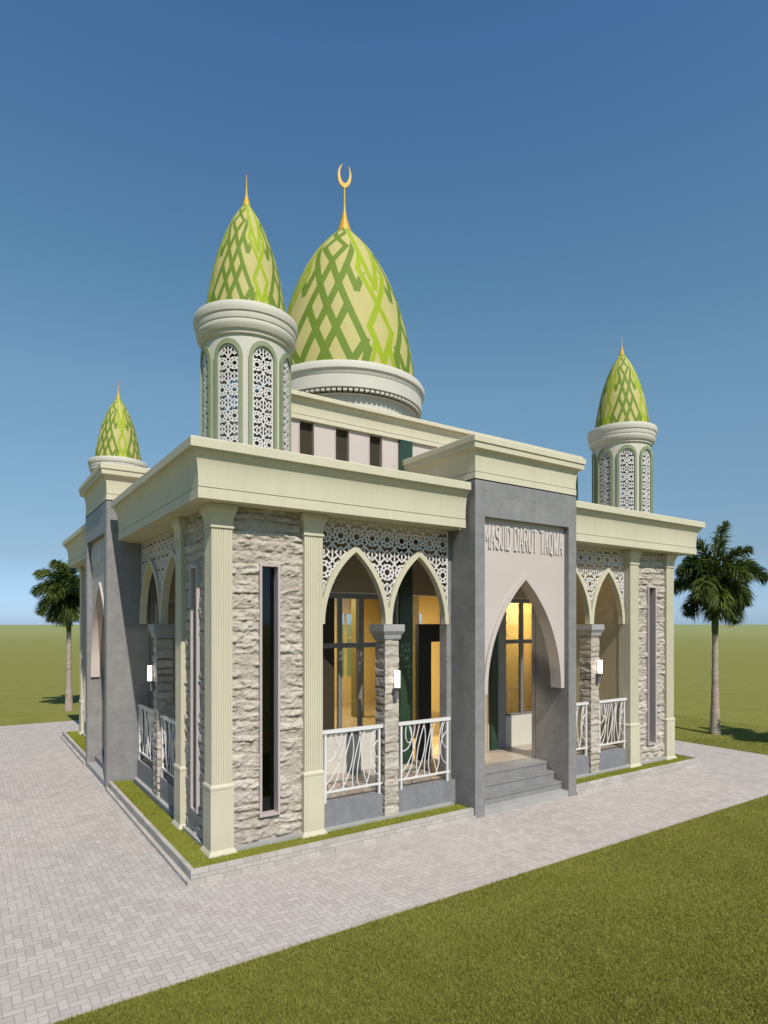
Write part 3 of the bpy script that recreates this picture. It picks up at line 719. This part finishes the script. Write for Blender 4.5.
# ------------------------------------------------------------------ domes
def seg_d(TH, TT, R, H, p, q):
    ax, ay = np.radians(p[0]), p[1]; bx, by = np.radians(q[0]), q[1]
    x = TH*R; y = TT*H; ax_, bx_ = ax*R, bx*R
    vx, vy = bx_-ax_, (by-ay)*H; wx, wy = x-ax_, y-ay*H
    ln = np.sqrt(vx*vx+vy*vy)+1e-9; al = (wx*vx+wy*vy)/ln; pe = np.abs(wx*vy-wy*vx)/ln
    return np.maximum(pe, np.maximum(-al, al-ln)*1.25)
DARK = [[(20, .02), (-17, .62), (-29, .80), (-34, 1.0)], [(32.5, .10), (-1, .66), (-17, .77), (0, .85), (-20, .93), (0, 1.0)],
        [(20, .02), (31, .15)], [(17, .62), (26, .455), (33, .57)], [(6, -.01), (-16.5, .345)], [(32.5, .10), (28, -.02)]]
LIGHT_L = [[(0, .385), (-10.5, .235), (0, .045)], [(-13.5, -.02), (-5.5, .15)]]
LIGHT_U = [[(0, .385), (-16, .60), (-10.5, .72), (-16, .87), (-13, 1.0)], [(-10.5, .72), (0, .485)]]
def dome_mesh(name, prof, r0, z0, z1, nth, nt_, wid):
    """dome with strap pattern split into clean polygons: straw ground, moss and lime straps"""
    th = np.linspace(-PI, PI, nth+1); tt = np.linspace(0, 1, nt_+1)
    pt = np.array([p[0] for p in prof]); pr = np.array([p[1] for p in prof])
    TH, TT = np.meshgrid(th, tt, indexing='ij')
    # smooth profile (monotone cubic via dense interpolation + blur)
    den = np.linspace(0, 1, 401); rr = np.interp(den, pt, pr)
    for _ in range(3):
        pad = np.pad(rr, 12, mode='reflect', reflect_type='odd'); ker = np.ones(25)/25; rr = np.convolve(pad, ker, 'valid')
    rad = lambda t: np.interp(t, den, rr)*r0
    H = (z1-z0)*1.12; R = np.maximum(rad(TT), .02*r0)
    wl = wid*(.5+.5*np.clip(R/r0, 0, 1))
    def motif(lines, centres, k=1.0):
        out = np.full(TH.shape, 9.0)
        for c in centres:
            dth = (TH-math.radians(c)+PI) % (2*PI)-PI
            for ln in lines:
                for s_ in (1, -1):
                    for p, q in zip(ln, ln[1:]):
                        out = np.minimum(out, seg_d(dth, TT, R, H, (p[0]*s_, p[1]), (q[0]*s_, q[1])))
        return out-wl*k
    GAP = .017*r0/1.655
    cl = (0, 90, 180, -90); Fu = motif(LIGHT_U, cl, .88)
    Fd = np.maximum(motif(DARK, (45, 135, -45, -135)), GAP-Fu)
    Fl = np.minimum(Fu, np.maximum(motif(LIGHT_L, cl, .9), GAP-Fd))
    mb = MB()
    P3 = lambda x, t: (rad(t)*math.sin(x), -rad(t)*math.cos(x), z0+(z1-z0)*t)
    V, (pin, pout) = march(np.minimum(Fd, Fl), th, tt, True)
    mb.v = [P3(*v) for v in V]
    for p in pout: mb.f.append(tuple(p)); mb.mi.append(0)
    from_d = lambda v: None
    def idx(v):
        i = min(nth, max(0, int(round((v[0]+PI)/(2*PI)*nth)))); j = min(nt_, max(0, int(round(v[1]*nt_)))); return i, j
    for p in pin:
        cx = sum(V[k][0] for k in p)/len(p); ct = sum(V[k][1] for k in p)/len(p)
        i, j = idx((cx, ct)); mb.f.append(tuple(p)); mb.mi.append(2 if Fl[i, j] < Fd[i, j] else 1)
    me = bpy.data.meshes.new(name); me.from_pydata(mb.v, [], mb.f)
    for k in ('dome_base', 'dome_dark', 'dome_light'): me.materials.append(M[k])
    me.polygons.foreach_set('material_index', mb.mi); me.polygons.foreach_set('use_smooth', [True]*len(me.polygons))
    me.update(); return me
PROF = [(0, 1.0), (.11, .985), (.23, .94), (.35, .877), (.47, .80), (.59, .70), (.71, .575), (.83, .405), (.92, .225), (1, .045)]
PROF_T = [(0, 1.0), (.10, .98), (.20, .925), (.37, .835), (.54, .71), (.72, .52), (.86, .325), (.94, .175), (1, .045)]

DX, DY = 5.26, 5.55
mb = MB(); zo = -.12
mb.lathe([(1.60, 6.40), (1.60, 7.88), (1.70, 7.90)], 96, (0, 0), False)
mb.lathe([(1.72, 8.10), (1.79, 7.99), (1.80, 8.0), (1.80, 8.26), (1.815, 8.28), (1.83, 8.34), (1.865, 8.37), (1.87, 8.47), (1.84, 8.525), (1.62, 8.53), (1.2, 8.53)], 128, (0, 0), False)
mb.lathe([(1.60, 8.09), (1.745, 8.09), (1.745, 7.985), (1.79, 7.985)], 128, (0, 0), False)
drum = mb.build('dome_drum', M['white'], mosque, smooth=35, loc=(DX, DY, -.12))
mb = MB()
for k in range(96):
    a = 2*PI*k/96; ca, sa = math.cos(a), math.sin(a)
    lp = []
    for z in (7.93, 7.986):
        lp.append([(r*ca-t*sa, r*sa+t*ca, z) for r, t in ((1.60, -.040), (1.775, -.040), (1.775, .040), (1.60, .040))])
    mb.loops(lp)
mb.build('dentil_band', M['white'], drum)
me = dome_mesh('dome', PROF, 1.655, 8.50, 12.37, 660, 230, .082); link('dome', me, drum)
def finial_profile(z, h, r):
    return [(r, z-.06*h), (r*1.02, z), (r*.72, z+.10*h), (r*.42, z+.20*h), (r*.22, z+.32*h), (r*.13, z+.48*h), (r*.10, z+.75*h), (r*.06, z+h)]
mb = MB(); mb.lathe([(.05, 12.20), (.165, 12.24), (.165, 12.29), (.12, 12.42), (.065, 12.60), (.034, 12.80), (.022, 13.00), (.020, 13.36), (.01, 13.37)], 24)
# crescent
n = 40; loops_ = []
vd = np.array([2.1+DX, 7.0+DY]); vd /= np.linalg.norm(vd)
ax = Vector((.93, -.37, 0)); R0 = .20; outer = []; inner_ = []
cz = 13.34+.27
for k in range(n+1):
    a = math.radians(90-9+24+(360-48)*k/n)
    outer.append((R0*.80*math.cos(a), cz-.02+.275*math.sin(a)))
    wv = math.sin(PI*k/n)**.8
    inner_.append(((R0*.80-.075*wv-.004)*math.cos(a), cz-.02+(.275-.10*wv-.004)*math.sin(a)))
ids = []
for dd in (-.022, .022):
    for ring in (outer, inner_):
        row = []
        for x, z in ring:
            p = Vector((0, 0, z))+ax*x+Vector((-ax.y, ax.x, 0))*dd; mb.v.append(tuple(p)); row.append(len(mb.v)-1)
        ids.append(row)
fo, fi, bo, bi_ = ids
for k in range(n):
    mb.face((fo[k], fo[k+1], fi[k+1], fi[k])); mb.face((bo[k], bi_[k], bi_[k+1], bo[k+1]))
    mb.face((fo[k], bo[k], bo[k+1], fo[k+1])); mb.face((fi[k], fi[k+1], bi_[k+1], bi_[k]))
mb.build('crescent_finial', M['gold'], drum, smooth=35)

# minarets: built once, shared meshes
RD = .57
th_n = 8*44
xs = np.linspace(-PI*RD, PI*RD, th_n+1); zs = np.linspace(4.94, 6.76, 110)
X, Zg = np.meshgrid(xs, zs, indexing='ij')
loc = (X/RD+PI/8) % (PI/4)-PI/8; LX = loc*RD
def win_sdf(LX, Z, hw, top):
    zc = top-hw*1.18
    return np.where(Z < zc, np.abs(LX)-hw, np.hypot(LX, (Z-zc)/1.18)-hw)
F = -win_sdf(LX, Zg, .145, 6.57)
V, p = march(F, xs, zs); mb = MB()
cyl = lambda x, z, r: (r*math.sin(x/RD), -r*math.cos(x/RD), z)
slab(mb, V, p[0], RD, RD-.05, cyl)
dm = mb.build('minaret', M['white'], mosque, loc=(1.09, 1.09, 0), smooth=25); drum_me = dm.data
mb = MB(); mb.lathe([(.40, 6.70), (.575, 6.70), (.60, 6.715), (.605, 6.755), (.63, 6.765), (.655, 6.81), (.662, 6.85), (.655, 6.872), (.666, 6.88), (.675, 6.92), (.673, 6.955), (.688, 6.965), (.698, 7.01), (.695, 7.06), (.685, 7.085), (.60, 7.09), (.3, 7.09)], 96, (0, 0), False)
collar_me = mb.build('collar', M['white'], dm, smooth=30).data
me = dome_mesh('dome', PROF_T, .552, 7.08, 8.745, 400, 120, .029); link('dome', me, dm); tdome_me = me
mb = MB(); mb.lathe([(.03, 8.66), (.055, 8.675), (.058, 8.70), (.042, 8.76), (.022, 8.84), (.010, 8.93), (.004, 9.14)], 16)
tfin_me = mb.build('finial', M['gold'], dm, smooth=40).data
xs = np.linspace(-.21, .21, 61); zs = np.linspace(4.94, 6.70, 180); X, Zg = np.meshgrid(xs, zs, indexing='ij')
Fo, Fi = win_sdf(X, Zg, .187, 6.64), win_sdf(X, Zg, .142, 6.575)
V, p = march(np.maximum(Fo, -Fi), xs, zs); mb = MB(); slab(mb, V, p[0], .605, .555, cyl)
wf_me = mb.build('window_frame', M['green_trim'], dm, smooth=25).data; wf0 = dm.children[-1]
xs = np.arange(-.16, .1601, .0042); zs = np.arange(4.95, 6.60, .0055); X, Zg = np.meshgrid(xs, zs, indexing='ij')
Fi = win_sdf(X, Zg, .150, 6.58)
strap = np.minimum(rosette(X+.084, Zg-6.33, .168, .0085), -(Fi+.026))
V, p = march(np.maximum(strap, Fi), xs, zs); mb = MB(); slab(mb, V, p[0], .578, .565, cyl)
ls_me = mb.build('lattice_screen', M['lattice'], dm).data
wf_obj = [o for o in COL.objects if o.data == wf_me][0]; ls_obj = [o for o in COL.objects if o.data == ls_me][0]
def minaret_kids(root, first):
    for nm, dd in (('collar', collar_me), ('dome', tdome_me), ('finial', tfin_me)):
        if not first: link(nm, dd, root)
    for k in range(8):
        for src in (wf_obj, ls_obj):
            if first and k == 0: continue
            c = src.copy(); COL.objects.link(c); c.parent = root; c.rotation_euler = (0, 0, k*PI/4)
minaret_kids(dm, True)
for x, y in ((W-1.075, 1.10), (1.13, 9.82), (W-1.09, LEN-1.1)):
    c = dm.copy(); COL.objects.link(c); c.parent = mosque; c.location = (x, y, 0); minaret_kids(c, False)

# ------------------------------------------------------------------ planting beds
def bed(name, label, path, inner_polys, seed, group=None):
    """path: list of straight outer kerb runs ((x0,y0),(x1,y1), outward normal)"""
    root = link(name, None); root.location = (path[0][0][0], path[0][0][1], GZ)
    tag(root, label, 'planting bed', 'grass strips along the mosque walls')
    off = -Vector(root.location)
    r = random.Random(seed); mb = MB(lambda a, d, z: tuple(Vector((a, d, z))+off)); mb.tint = []
    bw = .21; gap = .004; th_ = .055
    for (x0, y0), (x1, y1), (nx, ny), e0, e1 in path:
        Ln = math.hypot(x1-x0, y1-y0); ux, uy = (x1-x0)/Ln, (y1-y0)/Ln
        for row, (za, zb_, out) in enumerate(((GZ-.05, GZ+.048, .05), (GZ+.052, GZ+.10, .0), (GZ+.104, GZ+.152, .0))):
            s0, s1 = -out*e0, Ln+out*e1
            pos = s0-(.105 if row % 2 else 0)
            while pos < s1:
                a, b_ = max(pos, s0)+gap/2, min(pos+bw, s1)-gap/2
                if b_-a > .02:
                    j = r.uniform(-.0025, .0025)
                    o_, i_ = out+j, -th_
                    ea = a; 
                    c8 = []
                    for z in (za, zb_):
                        for n_ in (o_, i_):
                            for q in (a, b_): c8.append((x0+ux*q+nx*n_, y0+uy*q+ny*n_, z))
                    i8 = [mb.vert(*p) for p in c8]; t = r.random(); mb.tint += [t]*8
                    for q in ((0,2,3,1), (4,5,7,6), (0,1,5,4), (2,6,7,3), (0,4,6,2), (1,3,7,5)): mb.face([i8[k] for k in q])
                pos += bw
    mb.build('kerb', M['kerb'], root)
    # soil + grass
    mb = MB(lambda a, d, z: tuple(Vector((a, d, z))+off)); 
    for x0, x1, y0, y1 in inner_polys: mb.box(x0, x1, y0, y1, GZ-.05, GZ+.125)
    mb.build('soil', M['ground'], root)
    pts = []
    rg = np.random.default_rng(seed)
    for x0, x1, y0, y1 in inner_polys:
        n_ = int((x1-x0)*(y1-y0)*5200); pts.append(np.c_[rg.uniform(x0, x1, n_), rg.uniform(y0, y1, n_)])
    pts = np.concatenate(pts)
    o = blades('grass', pts, GZ+.12, .018, .040, .0035, M['bed_blade'], rg, root, off)
    o['kind'] = 'stuff'
def blades(name, pts, z, h0, h1, w, mat, rg, parent=None, off=None, patch=.6):
    n = len(pts); h = rg.uniform(h0, h1, n); a = rg.uniform(0, 2*PI, n); ln = rg.uniform(.1, .75, n)*h
    la = rg.uniform(0, 2*PI, n); ww = w*rg.uniform(.6, 1.3, n)
    P = np.c_[pts, np.full(n, z)]
    A = P+np.c_[np.cos(a)*ww, np.sin(a)*ww, np.zeros(n)]; B = P-np.c_[np.cos(a)*ww, np.sin(a)*ww, np.zeros(n)]
    C = P+np.c_[np.cos(la)*ln, np.sin(la)*ln, h]
    co = np.stack([A, B, C], 1).reshape(-1, 3)
    if off is not None: co = co+np.array(off)
    me = bpy.data.meshes.new(name); me.vertices.add(3*n); me.vertices.foreach_set('co', co.ravel())
    me.loops.add(3*n); me.loops.foreach_set('vertex_index', np.arange(3*n))
    me.polygons.add(n); me.polygons.foreach_set('loop_start', np.arange(n)*3)
    try: me.polygons.foreach_set('loop_total', np.full(n, 3))
    except Exception: pass
    me.materials.append(mat)
    t = np.clip(.55*fbm(pts[:, 0]*1.3, pts[:, 1]*1.3, 5, 4)+.25*fbm(pts[:, 0]*9, pts[:, 1]*9, 15, 3)+rg.normal(0, .16, n), 0, 1)
    tv = np.repeat(t, 3); tv[0::3] *= .7; tv[1::3] *= .7
    at = me.attributes.new('tint', 'FLOAT', 'POINT'); at.data.foreach_set('value', tv)
    me.update(calc_edges=True); me.validate()
    return link(name, me, parent)
fp0, fp1 = FR_PORTAL; lp0, lp1 = LF_PORTAL
bed('planting_bed', 'grass strip with brick kerb wrapping the near corner of the mosque', [((0, 0), (fp0, 0), (0, -1), 1, 0), ((0, .06), (0, lp0), (-1, 0), 0, 0)],
    [(.056, fp0, .056, .37), (.056, .37, .37, lp0)], 31)
bed('planting_bed', 'grass strip with brick kerb right of the entrance steps', [((fp1, 0), (W, 0), (0, -1), 0, 1), ((W, .06), (W, LEN), (1, 0), 0, 1)],
    [(fp1, W-.056, .056, .37), (W-.37, W-.056, .37, LEN-.056)], 32)
bed('planting_bed', 'grass strip with brick kerb beyond the left side portal', [((0, lp1), (0, LEN), (-1, 0), 0, 1), ((.06, LEN), (W-.12, LEN), (0, 1), 0, 0)],
    [(.056, .37, lp1, LEN-.056), (.37, W-.38, LEN-.37, LEN-.056)], 33)

# ------------------------------------------------------------------ ground
mb = MB(); mb.box(-3000, 3000, -3000, 3000, -.5, GZ-.02)
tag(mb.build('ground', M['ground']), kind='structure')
PX0, PX1, PY0, PY1 = -2.35, 12.75, -1.83, 13.9
mb = MB(); mb.box(PX0, PX1, PY0, PY1, -.3, GZ); tag(mb.build('paving', M['pavers']), kind='structure')
# lawn blades, denser near the camera
CAM = np.array([-2.109, -6.997]); FW = np.array([.560, .828]); RT = np.array([.828, -.560])
def lawn(n, dmin, dmax, exc=True):
    # uniform per picture area: sample depth with 1/d falloff
    d = dmin*(dmax/dmin)**rng.random(n); x = rng.uniform(-.78, .78, n)*d
    p = CAM+np.outer(d, FW)+np.outer(x, RT)
    out = (p[:, 0] < PX0-.012) | (p[:, 0] > PX1+.012) | (p[:, 1] < PY0-.012) | (p[:, 1] > PY1+.012)
    return p[out], d[out]
p, dd = lawn(560000, 4.3, 16)
q = np.c_[rng.uniform(-11, 17, 420000), rng.uniform(-11.5, 5, 420000)]
q = q[((q[:, 0] < PX0-.012) | (q[:, 0] > PX1+.012) | (q[:, 1] < PY0-.012)) & (np.hypot(q[:, 0]-CAM[0], q[:, 1]-CAM[1]) > .8)]
p = np.concatenate([p, q])
o = blades('lawn_grass', p, GZ-.022, .016, .036, .0042, M['blade'], rng)
tag(o, 'short green lawn grass growing around the paving', 'grass', kind='stuff')

# ------------------------------------------------------------------ palms
def palm(name, label, x, y, h, seed, crown_r, specs, lean=0.0):
    r = random.Random(seed)
    root = link(name, None); root.location = (x, y, GZ-.02); tag(root, label, 'palm tree')
    mb = MB(); n = 16; lp = []
    for k in range(n+1):
        t = k/n; rr = .055*(1-t)**3+.092-.02*t+.006*math.sin(k*2.1)
        lp.append([(rr*math.cos(2*PI*q/14)+lean*t*t, rr*math.sin(2*PI*q/14), h*t-.05) for q in range(14)])
    mb.loops(lp); mb.build('trunk', M['trunk'], root, smooth=60)
    mb = MB(); mb.lathe([(.070, h-.08), (.080, h), (.085, h+.2), (.075, h+.7), (.055, h+1.15), (.03, h+1.5)], 12, (lean, 0)); mb.build('crownshaft', M['crownshaft'], root, smooth=60)
    mb = MB(); mb.tint = []
    O = Vector((lean, 0, h+1.32))
    for az, el, Lf in specs:
        el = math.radians(el+r.uniform(-5, 5)); Lf *= r.uniform(.93, 1.07)*(.96 if label.startswith('smaller') else .86)
        az = math.radians(az+r.uniform(-6, 6)); dirh = Vector((math.cos(az), math.sin(az), 0)); p = O+Vector((0, 0, .16*math.sin(el))); ang = el; pts = [p.copy()]; N = 26
        for k in range(N):
            ang -= math.radians(1.2+4.6*(k/N)**1.1)*(1.0 if el > -.2 else .8)*max(.2, math.cos(ang*.9))
            p = p+(dirh*math.cos(ang)+Vector((0, 0, 1))*math.sin(ang))*Lf/N; pts.append(p.copy())
        base = len(mb.v)
        mb.tube([tuple(q) for q in pts], [.018*(1-k/(N+1))+.004 for k in range(N+1)], 5); mb.tint += [.5+r.uniform(-.1, .1)]*(len(mb.v)-base)
        side = dirh.cross(Vector((0, 0, 1)))
        tone = r.uniform(.1, .75)
        for k in range(2, N*5):
            t = k/(N*5); i = min(N-1, int(t*N)); q = pts[i].lerp(pts[i+1], t*N-i); tan = (pts[i+1]-pts[i]).normalized()
            nrm = tan.cross(side).normalized()
            for s_ in range(3):
                roll = r.uniform(0, 2*PI); rad_ = side*math.cos(roll)*1.2+nrm*math.sin(roll)*.8
                ll = (.40*math.sin(PI*min(1, .18+.82*t))**.7+.09)*r.uniform(.7, 1.1)*(crown_r/1.5)
                d_ = (tan*r.uniform(.65, 1.1)+rad_*.85).normalized()
                m_ = q+d_*ll*.55; e_ = q+d_*ll+Vector((0, 0, -1))*ll*.32
                wv = d_.cross(Vector((r.uniform(-1, 1), r.uniform(-1, 1), r.uniform(-1, 1)))).normalized()*.0135
                b0 = len(mb.v); mb.v += [tuple(q-wv*.5), tuple(q+wv*.5), tuple(m_+wv), tuple(m_-wv), tuple(e_)]
                mb.f += [(b0, b0+1, b0+2, b0+3), (b0+3, b0+2, b0+4)]; mb.mi += [0, 0]
                tv = min(1, max(0, tone+r.gauss(0, .2))); mb.tint += [tv*.6, tv*.6, tv, tv, min(1, tv*1.2)]
    mb.build('crown', M['frond'], root, recalc=False)
    return root
S1 = [(0, 86, 1.9), (120, 72, 1.5), (-40, 66, 1.45), (-35, 42, 1.35), (-62, 30, 1.45), (-20, 8, 1.2), (-75, -12, 1.2), (160, 40, 1.35), (130, 20, 1.4), (185, 5, 1.35), (215, -15, 1.2), (250, 30, 1.2), (100, 45, 1.3), (60, 25, 1.3), (40, -10, 1.2), (265, -42, 1.05), (-50, -42, 1.15), (200, -48, 1.1), (145, -25, 1.2), (80, 60, 1.3)]
palm('palm_tree', 'palm with a full dark crown beside the right end of the mosque', 14.55, 1.81, 2.72, 3, 1.5, S1)
S2 = [(20, 82, 1.75), (100, 68, 1.45), (230, 62, 1.4), (150, 55, 1.3), (190, 28, 1.3), (120, 35, 1.25), (230, 15, 1.3), (160, -12, 1.25), (205, -38, 1.2), (-30, 40, 1.3), (-60, 15, 1.3), (-10, -20, 1.2), (270, 30, 1.2), (250, -48, 1.05), (75, 20, 1.2), (-80, -45, 1.0), (110, -40, 1.1), (45, 45, 1.2)]
palm('palm_tree', 'smaller looking palm far behind the left portal of the mosque', .85, 16.55, 2.72, 9, 1.5, S2)
palm('palm_tree', 'palm just outside the right edge, its shadow lying beside the other palm', 14.75, -2.6, 2.75, 21, 1.5, S2)

# ------------------------------------------------------------------ light, sky, camera
SUN = Vector((-.15, -1, 1.15)).normalized()
el = math.asin(SUN.z); az = math.atan2(SUN.x, SUN.y)
w = bpy.data.worlds.new('World'); scene.world = w; w.use_nodes = True
nt = w.node_tree; bg = nt.nodes['Background']
sky = nt.nodes.new('ShaderNodeTexSky'); sky.sky_type = 'NISHITA'; sky.sun_disc = False
sky.sun_elevation = el; sky.sun_rotation = az % (2*PI); sky.air_density = 1.0; sky.dust_density = .35; sky.ozone_density = 1.6
tc = nt.nodes.new('ShaderNodeTexCoord'); sp = nt.nodes.new('ShaderNodeSeparateXYZ'); L(nt, tc.outputs['Generated'], sp.inputs[0])
cr = nt.nodes.new('ShaderNodeValToRGB'); L(nt, sp.outputs[2], cr.inputs[0]); ce = cr.color_ramp.elements
pts_ = [(0.0, (.44, .66, 1.18)), (.03, (.47, .66, 1.08)), (.10, (.52, .60, .69)), (.196, (.66, .76, .76)), (.34, (.81, .99, .92)), (.46, (.74, 1.01, .97)), (.68, (.60, .93, 1.10)), (.80, (.40, .64, .80)), (1.0, (.25, .42, .55))]
ce[0].position = 0; ce[1].position = 1
for q, c_ in pts_[1:-1]: ce.new(q)
for e_, (q, c_) in zip(sorted(ce, key=lambda e: e.position), pts_): e_.color = (*c_, 1)
L(nt, mixc(nt, 1.0, sky.outputs[0], cr.outputs[0], 'MULTIPLY'), bg.inputs[0]); bg.inputs[1].default_value = .125
sl = bpy.data.lights.new('sun', 'SUN'); sl.energy = 5.0; sl.angle = math.radians(.5); sl.color = (1, .95, .86)
so = link('sun', sl); so.rotation_euler = (-SUN).to_track_quat('-Z', 'Y').to_euler()
for x, y in ((7.9, 1.25),):  # added fill light without a fixture, warms the right veranda
    la = bpy.data.lights.new('veranda_fill', 'AREA'); la.shape = 'DISK'; la.size = .35; la.energy = 5; la.color = (1, .78, .48)
    lo = link('veranda_fill', la); lo.location = (x, y, SOF-.05)
for k, (x, y) in enumerate(((3.4, 3.6), (8.1, 2.25), (5.3, 7.4))):
    la = bpy.data.lights.new('hall_lamp', 'AREA'); la.shape = 'DISK'; la.size = .8; la.energy = (240, 300, 190)[k]; la.color = (1, .88, .66)
    lo = link('hall_lamp', la); lo.location = (x, y, 3.75 if k == 1 else 3.9)
cam = bpy.data.cameras.new('camera'); co = link('camera', cam)
cam.sensor_fit = 'HORIZONTAL'; cam.sensor_width = 36; cam.lens = 36*620.9/768
cam.shift_y = 112/768
cam.clip_end = 8000; cam.clip_start = .05
co.location = (-2.109, -6.997, 3.0)
co.rotation_euler = (PI/2, 0, -math.atan2(.560, .828))
scene.camera = co
scene.view_settings.view_transform = 'Standard'; scene.view_settings.look = 'None'; scene.view_settings.exposure = 0
scene.cycles.use_denoising = True
scene.cycles.max_bounces = 8; scene.cycles.diffuse_bounces = 2; scene.cycles.transparent_max_bounces = 16
scene.render.resolution_x = 768; scene.render.resolution_y = 1024
